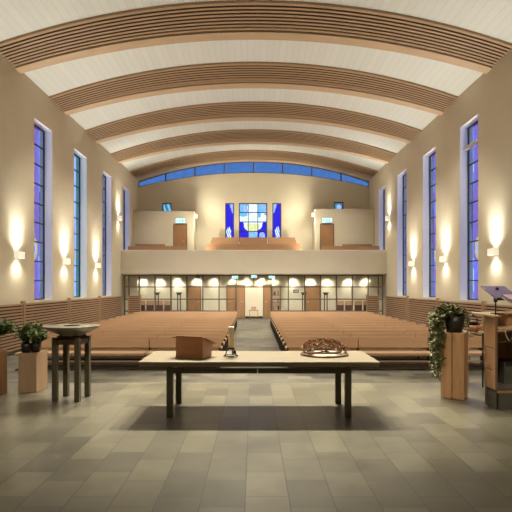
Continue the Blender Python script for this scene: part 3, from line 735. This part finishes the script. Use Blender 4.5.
def wreath():
    t = thing('wreath', 'round wreath of brown dried flowers lying on a dish on the altar', 'wreath', (1.02, 7.40, AT + .03))
    mb = MB()
    mb.tube([(.24 * math.cos(a), .24 * math.sin(a), 0.025) for a in [2 * math.pi * k / 32 for k in range(33)]], .014, 8, caps=False)
    mb.build('ring', M['stem'], t)
    r2 = random.Random(3); mb = MB()
    for k in range(1000):
        a = r2.uniform(-.35, 3.5)
        b = r2.uniform(-.5, 3.6); q = .045
        hh = 1.0 + 0.35 * max(0, math.sin(a) + .3); lift = .035 + .045 * max(0, math.sin(a))
        p = Vector(((.25 + q * math.cos(b)) * math.cos(a), (.25 + q * math.cos(b)) * math.sin(a), lift + q * math.sin(b) * hh))
        dd = Vector((math.cos(b) * math.cos(a), math.cos(b) * math.sin(a), math.sin(b) * 1.2 + .2)) + Vector((r2.uniform(-.8, .8), r2.uniform(-.8, .8), r2.uniform(-.3, .8)))
        mb.leaf(p, dd, (r2.uniform(-1, 1), r2.uniform(-1, 1), 1), r2.uniform(.03, .06), r2.uniform(.014, .034), 1 if r2.random() < .16 else (2 if r2.random() < .3 else 0))
    o = mb.build('dried_flowers', [M['dried'], M['driedred'], M['driedpale']], t); o['kind'] = 'stuff'
    mb = MB()
    mb.tube([(-.30, -.06, .02), (-.27, -.2, .025), (-.16, -.27, .03), (-.03, -.27, .06), (0, -.28, .05)], [.012, .012, .012, .012, .006], 6)
    mb.build('ribbon', M['driedred'], t)
    mb = MB()
    for k in range(24):
        dd = Vector((r2.uniform(-1, 1), r2.uniform(-1, .3), r2.uniform(-.2, 1))); mb.leaf((0, -.27, .045), dd, (0, 0, 1), .06, .025)
    mb.build('dark_bow', M['pot'], t)
wreath()
t = thing('dish', 'flat round pale dish with brown rim under the dried wreath on the altar', 'dish', (1.02, 7.40, AT))
MB().lathe([(0, .0), (.30, .0), (.335, .012), (.33, .018), (.30, .008), (0, .008)], 48).build('plate', M['dishpale'], t)
MB().tube([(.338 * math.cos(2 * math.pi * k / 48), .338 * math.sin(2 * math.pi * k / 48), .016) for k in range(49)], .011, 6, caps=False).build('rim', M['dish'], t)

# ------------------------------------------------------------------ baptismal font
t = thing('baptismal_font', 'baptismal font with wide shallow metal bowl on four dark square legs', 'font', (-2.825, 7.95, CH), R(-5))
for sx in (-1, 1):
    for sy in (-1, 1):
        MB().box(sx * .176 - .038, sx * .176 + .038, sy * .185 - .038, sy * .185 + .038, 0, .965).build('leg', M['fontleg'], t, bevel=.004)
mb = MB()
for q in (-1, 1):
    mb.box(-.138, .138, q * .185 - .025, q * .185 + .025, .86, .93); mb.box(q * .18 - .025, q * .18 + .025, -.143, .143, .86, .93)
mb.build('rail', M['fontleg'], t)
mb = MB()
for q in (-1, 1):
    m = Matrix.Rotation(R(45 * q), 4, 'Z'); mb.box(-.22, .22, -.03, .03, .93 + .001 * q, .99 + .001 * q, mtx=m)
mb.build('cross_block', M['fontblock'], t)
MB().lathe([(0, .985), (.16, .985), (.19, 1.0), (.30, 1.05), (.40, 1.105), (.428, 1.13), (.42, 1.136), (.39, 1.132), (.28, 1.131), (.15, 1.133), (.13, 1.1365), (.122, 1.135), (.12, 1.06), (0, 1.055)], 56).build('bowl', M['bowl'], t)
MB().lathe([(0, 1.1385), (.126, 1.1385), (.126, 1.134)], 40).build('water', M['water'], t)

# ------------------------------------------------------------------ plants and planters
def planter(label, cx, cy, w, d, h, m, rz=0, boards=0):
    t = thing('planter_stand', label, 'plant stand', (cx, cy, CH), rz)
    th = .025; mb = MB()
    for s in (-1, 1):
        mb.box(-w / 2, w / 2, *sorted((s * d / 2, s * (d / 2 - th))), 0, h); mb.box(*sorted((s * w / 2, s * (w / 2 - th))), -d / 2 + th, d / 2 - th, 0, h)
    mb.build('box', M[m], t, bevel=.004)
    MB().box(-w / 2 + th, w / 2 - th, -d / 2 + th, d / 2 - th, h - .03, h - .006).build('top_board', M[m], t)
    return t
def pot(label, x, y, z, r0, r1, h):
    t = thing('plant_pot', label, 'plant pot', (x, y, z))
    MB().lathe([(0, 0), (r0, 0), (r1, h), (r1 * .9, h), (r1 * .86, h * .86), (0, h * .86)], 28).build('pot', M['pot'], t)
    MB().lathe([(0, h * .88), (r1 * .87, h * .88)], 20).build('soil', M['soil'], t)
    return t
def bush(t, base_z, hgt, rad, nst, nleaf, seed, L=.06, m='leaf', lean=(0, 0)):
    r2 = random.Random(seed); st = MB(); lf = MB()
    for k in range(nst):
        a = r2.uniform(0, 6.283); q = r2.uniform(.15, 1); tip = Vector((math.cos(a) * rad * q + lean[0], math.sin(a) * rad * q + lean[1], base_z + hgt * (1 - .45 * q * q) * r2.uniform(.7, 1)))
        b = Vector((math.cos(a) * .025, math.sin(a) * .025, base_z)); mid = (b + tip) / 2 + Vector((0, 0, hgt * .12))
        st.tube([b, mid, tip], [.005, .004, .002], 5)
        for j in range(nleaf):
            u = r2.uniform(.25, 1.0)
            p = (1 - u) ** 2 * b + 2 * u * (1 - u) * mid + u * u * tip
            dd = Vector((r2.uniform(-1, 1), r2.uniform(-1, 1), r2.uniform(-.5, .8))) + (tip - b).normalized() * .4
            lf.leaf(p, dd, (r2.uniform(-.4, .4), r2.uniform(-.4, .4), 1), L * r2.uniform(.7, 1.3), L * .55)
    st.build('stems', M['stem'], t); lf.build('foliage', M[m], t)

planter('light wooden box plant stand beside the baptismal font', -3.715, 8.63, .30, .45, .65, 'planter')
p = pot('black plant pot with leafy green plant, left one on the light wooden stand', -3.785, 8.52, CH + .65, .07, .085, .15); bush(p, .12, .34, .16, 40, 14, 5, .07)
p = pot('black plant pot with drooping green plant, right one on the light wooden stand', -3.645, 8.56, CH + .65, .068, .08, .15); bush(p, .12, .26, .19, 40, 14, 6, .07)
p = pot('small black plant pot with upright green sprigs at the back of the light wooden stand', -3.70, 8.76, CH + .65, .05, .065, .14); bush(p, .12, .40, .14, 24, 13, 15, .07)
planter('orange-lit wooden plant stand cut off by the left edge of the photo', -4.19, 8.15, .32, .44, .72, 'planter_lit')
p = pot('dark pot of bushy green plant at the left edge of the photo', -4.15, 8.15, CH + .72, .085, .115, .2); bush(p, .17, .38, .36, 64, 15, 8, .09)

t = thing('planter_stand', 'tall rustic timber plant stand with cracked boards near the lectern', 'plant stand', (3.145, 8.04, CH), R(-33))
mb = MB()
mb.hexa([(-.165, -.15, 0), (-.004, -.15, 0), (-.004, .15, 0), (-.165, .15, 0)], [(-.185, -.15, 1.03), (-.004, -.15, 1.03), (-.004, .15, 1.03), (-.185, .15, 1.03)])
mb.hexa([(.004, -.15, 0), (.18, -.15, 0), (.18, .15, 0), (.004, .15, 0)], [(.004, -.15, 1.025), (.18, -.15, 1.025), (.18, .15, 1.025), (.004, .15, 1.025)])
mb.build('timber', M['rustic'], t, bevel=.012)
MB().box(-.02, .02, -.12, .12, .1, .98).build('core', M['slatback'], t)
p = pot('dark brown tapered pot with long trailing plant on the rustic stand', 3.15, 8.04, CH + 1.03, .115, .165, .25)
bush(p, .2, .24, .28, 80, 14, 12, .06, 'leafpale', (-.07, .04))
r2 = random.Random(21); st = MB(); lf = MB()
for k in range(72):
    a = R(r2.uniform(125, 212)); out = r2.uniform(.19, .38); Lh = r2.uniform(.35, 1.0)
    if k > 63: a = R(r2.uniform(-40, 100)); Lh *= .3
    b = Vector((.13 * math.cos(a), .13 * math.sin(a), .24)); c1 = Vector((out * math.cos(a), out * math.sin(a), .27))
    e = Vector((out * math.cos(a) + r2.uniform(-.04, .03), out * math.sin(a) + r2.uniform(-.04, .04), .24 - Lh))
    pts = [b, (b + c1) / 2 + Vector((0, 0, .035)), c1, c1 * .7 + e * .3 + Vector((.01, 0, 0)), c1 * .35 + e * .65 + Vector((r2.uniform(-.02, .02), r2.uniform(-.02, .02), 0)), e]
    st.tube(pts, .003, 5)
    for j in range(int(26 * Lh) + 8):
        u = r2.uniform(0.05, 1) * (len(pts) - 1); i = min(int(u), len(pts) - 2); q = pts[i].lerp(pts[i + 1], u - i)
        lf.leaf(q, (r2.uniform(-1, 1), r2.uniform(-1, 1), r2.uniform(-1, .4)), (r2.uniform(-.5, .5), r2.uniform(-1, 0), 1), r2.uniform(.045, .075), .036)
st.build('stems', M['stem'], p); lf.build('trailing_foliage', M['leafpale'], p)

# ------------------------------------------------------------------ lectern
t = thing('lectern', 'curved wooden lectern on dark plinth at the right edge of the chancel', 'lectern', (3.42, 7.26, CH))
outer = [(0, 0), (0, .28), (.05, .45), (.14, .65), (.32, .82), (.60, .93), (.98, .97), (1.36, .93), (1.62, .80), (1.76, .60), (1.84, .40), (1.87, .25), (1.87, 0)]
def offset(pts, dd):
    res = []
    for i, p in enumerate(pts):
        a = Vector(pts[max(i - 1, 0)]); b = Vector(pts[min(i + 1, len(pts) - 1)]); dr = (b - a).normalized()
        res.append((p[0] + dr.y * dd, p[1] - dr.x * dd))
    return res
inner = offset(outer, .035)
def shellstrip(o1, i1, z0, z1):
    mb = MB(); n = len(o1)
    for k in range(n - 1):
        mb.hexa([(*o1[k], z0), (*i1[k], z0), (*i1[k + 1], z0), (*o1[k + 1], z0)], [(*o1[k], z1), (*i1[k], z1), (*i1[k + 1], z1), (*o1[k + 1], z1)])
    return mb
zz = [.27, .55, .86, 1.31]
for a, b in zip(zz[:-1], zz[1:]): shellstrip(outer, inner, a + .003, b - .003).build('panel', M['ambo'], t, bevel=.003)
MB().box(.004, .033, -.012, 0.0, .27, 1.31).build('edge_strip', M['doorframe'], t)
o2, i2 = offset(outer, .012), offset(outer, .05)
mb = shellstrip(o2, i2, 0, .265); mb.box(.03, 1.84, .0, .05, 0, .23); mb.build('plinth', M['ambodark'], t)
MB().box(.03, 1.84, -.005, .05, .23, .262).build('plinth_trim', M['ambo'], t)
MB().hexa([(.036, .02, .262), (1.83, .02, .262), (1.45, .80, .262), (.6, .88, .262), (.19, .6, .262), (.037, .28, .262)], [(.036, .02, .29), (1.83, .02, .29), (1.45, .80, .29), (.6, .88, .29), (.19, .6, .29), (.037, .28, .29)]).build('bottom_board', M['ambodark'], t)
MB().hexa([(.036, .04, 1.09), (1.83, .04, 1.11), (1.45, .80, 1.11), (.6, .88, 1.10), (.19, .6, 1.09), (.038, .28, 1.09)], [(.036, .04, 1.115), (1.83, .04, 1.135), (1.45, .80, 1.135), (.6, .88, 1.125), (.19, .6, 1.115), (.038, .28, 1.115)]).build('shelf', M['ambo'], t, bevel=.003)
o3, i3 = [(-.03, -.03), (-.03, .30), (-.03, .60), (.0, .84), (.28, .98), (.60, 1.03), (.98, 1.05), (1.38, 1.02), (1.68, .90), (1.84, .70), (1.90, .50), (1.91, .25), (1.91, -.03)], offset(outer, .09)
shellstrip(o3, i3, 1.31, 1.335).build('top_rail', M['ambotop'], t, bevel=.003)
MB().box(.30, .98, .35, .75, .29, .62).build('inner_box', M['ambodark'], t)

t = thing('reading_desk', 'dark tilted reading desk plate on a black pole above the lectern', 'reading desk', (3.52, 7.45, CH + 1.115))
MB().tube([(0, 0, .0), (0, 0, .48)], .010, 10).build('pole', M['black'], t)
MB().lathe([(0, 0), (.05, 0), (.05, .012), (0, .016)], 16).build('pole_foot', M['black'], t)
MB().lathe([(0, .40), (.025, .40), (.03, .44), (.025, .48), (0, .48)], 14).build('joint', M['black'], t)
m = Matrix.Translation((.10, .10, .535)) @ Matrix.Rotation(R(20), 4, 'X')
MB().box(-.16, .20, -.27, .27, -.008, .008, mtx=m).build('plate', M['desk'], t, bevel=.003)
MB().box(-.16, .20, -.285, -.27, -.008, .03, mtx=m).build('lip', M['black'], t)
MB().tube([(.1, .2, .59), (.13, .2, .605)], .025, 10).build('clip', M['black'], t)
t = thing('book', 'thick lavender book lying in front of the reading desk plate', 'book', (3.78, 7.06, CH + 1.545), 0)
m = Matrix.Rotation(R(14), 4, 'X')
MB().box(-.30, .22, -.12, .14, 0.0, .012, mtx=m).box(-.30, .22, -.12, .14, .042, .054, mtx=m).build('cover', M['book'], t, bevel=.002)
MB().box(-.29, .21, -.11, .135, .012, .042, mtx=m).build('pages', M['paper'], t)
t = thing('microphone_stand', 'black stand holding the lavender book at the right edge of the photo', 'stand', (3.86, 7.15, CH + 1.12))
MB().tube([(0, 0, 0), (0, 0, .42)], .011, 10).build('pole', M['black'], t)
MB().box(-.22, .1, -.07, .06, .412, .424).build('support_plate', M['black'], t)
MB().lathe([(0, 0), (.06, 0), (.06, .012), (0, .016)], 16).build('foot', M['black'], t)
o = MB().tube([(.10, .25, 1.34), (.09, .16, 1.33), (.05, .10, 1.24), (.02, .06, 1.14), (.01, .03, 1.06), (.03, -.02, .98), (.09, .0, 1.02)], .006, 8).build('cable', M['cable'], None, loc=(3.56, 7.22, CH))
tag(o, 'thin pale cable hanging over the lectern', 'cable')

# small side table with a bowl of dark dried flowers, beside the lectern
t = thing('side_table', 'small pale ledge table on a thin black leg between rustic stand and lectern', 'table', (3.86, 8.85, CH))
MB().box(-.18, .12, -.14, .14, .94, .965).build('tabletop', M['ambotop'], t, bevel=.004)
MB().tube([(.10, 0, .0), (.10, 0, .94)], .014, 10).build('leg', M['black'], t)
MB().tube([(-.12, .05, .0), (-.12, .05, .94)], .006, 8).build('brace', M['ambotop'], t)
t = thing('flower_bowl', 'rust brown bowl with dark dried sprigs on the small ledge table', 'bowl', (3.82, 8.85, CH + .965))
MB().lathe([(0, 0), (.06, 0), (.12, .06), (.125, .11), (.115, .11), (.1, .06), (0, .03)], 26).build('bowl', M['copper'], t)
r2 = random.Random(5); mb = MB()
for k in range(90): mb.leaf((r2.uniform(-.08, .08), r2.uniform(-.08, .08), .09), (r2.uniform(-.6, 1), r2.uniform(-1, 1), r2.uniform(.2, 1.4)), (0, 0, 1), r2.uniform(.05, .11), .03)
mb.build('sprigs', M['pot'], t)

# ------------------------------------------------------------------ camera, sky, lamps
cam = bpy.data.cameras.new('camera'); co = bpy.data.objects.new('camera', cam); C.objects.link(co)
co.location = (0, 0, EYE); co.rotation_euler = (R(90), 0, 0)
cam.sensor_width = 36; cam.lens = 36.0; cam.shift_x = 2.3 / 512; cam.shift_y = 30 / 512; cam.clip_end = 300
S.camera = co

w = bpy.data.worlds.new('dusk'); S.world = w; w.use_nodes = True; nt = w.node_tree
bg = nt.nodes['Background']
tc = nt.nodes.new('ShaderNodeTexCoord'); sx = nt.nodes.new('ShaderNodeSeparateXYZ'); rp = nt.nodes.new('ShaderNodeValToRGB')
rp.color_ramp.elements[0].color = (0.85, 0.95, 1.0, 1); rp.color_ramp.elements[1].color = (0.62, 0.80, 1.0, 1)
nt.links.new(tc.outputs['Generated'], sx.inputs[0]); nt.links.new(sx.outputs[2], rp.inputs[0]); nt.links.new(rp.outputs[0], bg.inputs['Color'])
bg.inputs['Strength'].default_value = 1.25

WARM = (1, 0.925, 0.74)
for q in (-1, 1): light('SPOT', 'gallery_fill', (q * 3.3, 27.7, 3.5), 440, (1, 0.92, 0.73), (q * 0.9, 31, 7.4), 95, 1.0, 0.1)  # unseen lights added behind the parapet to brighten the rear wall
# unseen spots added behind the bands' edge boards to light the pews
for k in range(4):
    y = 15.4 + 3.78 * k + 0.3
    for x in (-4.4, -1.5, 1.5, 4.4):
        light('SPOT', 'nave_fill', (x, y, arc(x, 9.45, 8.3)), (1000, 1150, 1050, 750)[k], WARM, (x * .9, y + (2.4, 1.8, 1.0, 0.8)[k], 0), (100, 95, 84, 100)[k], 1.0, 0.12)
# chancel spots on the vault in front of the first band
for x, y, tx, ty, p, an, sz in ((-1.25, 12.4, 0.0, 8.5, 3600, 46, 0.03), (0.05, 12.4, 0.0, 8.5, 3800, 46, 0.03), (1.35, 12.4, 0.0, 8.5, 3600, 46, 0.03), (-1.6, 11.0, -3.0, 8.2, 900, 40, .08), (2.2, 11.0, 3.3, 8.2, 1100, 40, .08),
                            (-4.2, 12.4, -3.2, 12.2, 900, 80, .1), (4.2, 12.4, 3.2, 12.2, 900, 80, .1)):
    light('SPOT', 'chancel_spot', (x, y, arc(x, 9.5, 8.3)), p, WARM, (tx, ty, 0.2), an, 0.7, sz)
for x in (-3.5, 0, 3.5):
    light('SPOT', 'sanctuary_fill', (x, 0.5, 9.2), 130, WARM, (x * .8, 5.0, 0.2), 100, 1.0, 0.2)  # unseen fill added above the camera to lift the foreground

for q in (-1, 1):
    light('SPOT', 'pew_fill', (q * 3.2, 7.6, 9.1), 2100, WARM, (q * 3.2, 13.6, 0.6), 62, 1.0, 0.1)  # unseen lights added over the chancel to brighten the front pews
light('SPOT', 'lectern_fill', (1.4, 1.8, 9.2), 1700, WARM, (3.5, 8.0, 1.0), 30, 1.0, 0.08)  # unseen light added to brighten the lectern and rustic stand
light('SPOT', 'plant_fill', (-0.6, 1.8, 9.2), 950, WARM, (-3.6, 8.3, 0.8), 30, 1.0, 0.08)  # unseen light added to brighten the planters on the left

vs = S.view_settings
vs.view_transform = 'Standard'; vs.look = 'None'; vs.gamma = 1; vs.exposure = 0.25; vs.use_curve_mapping = False
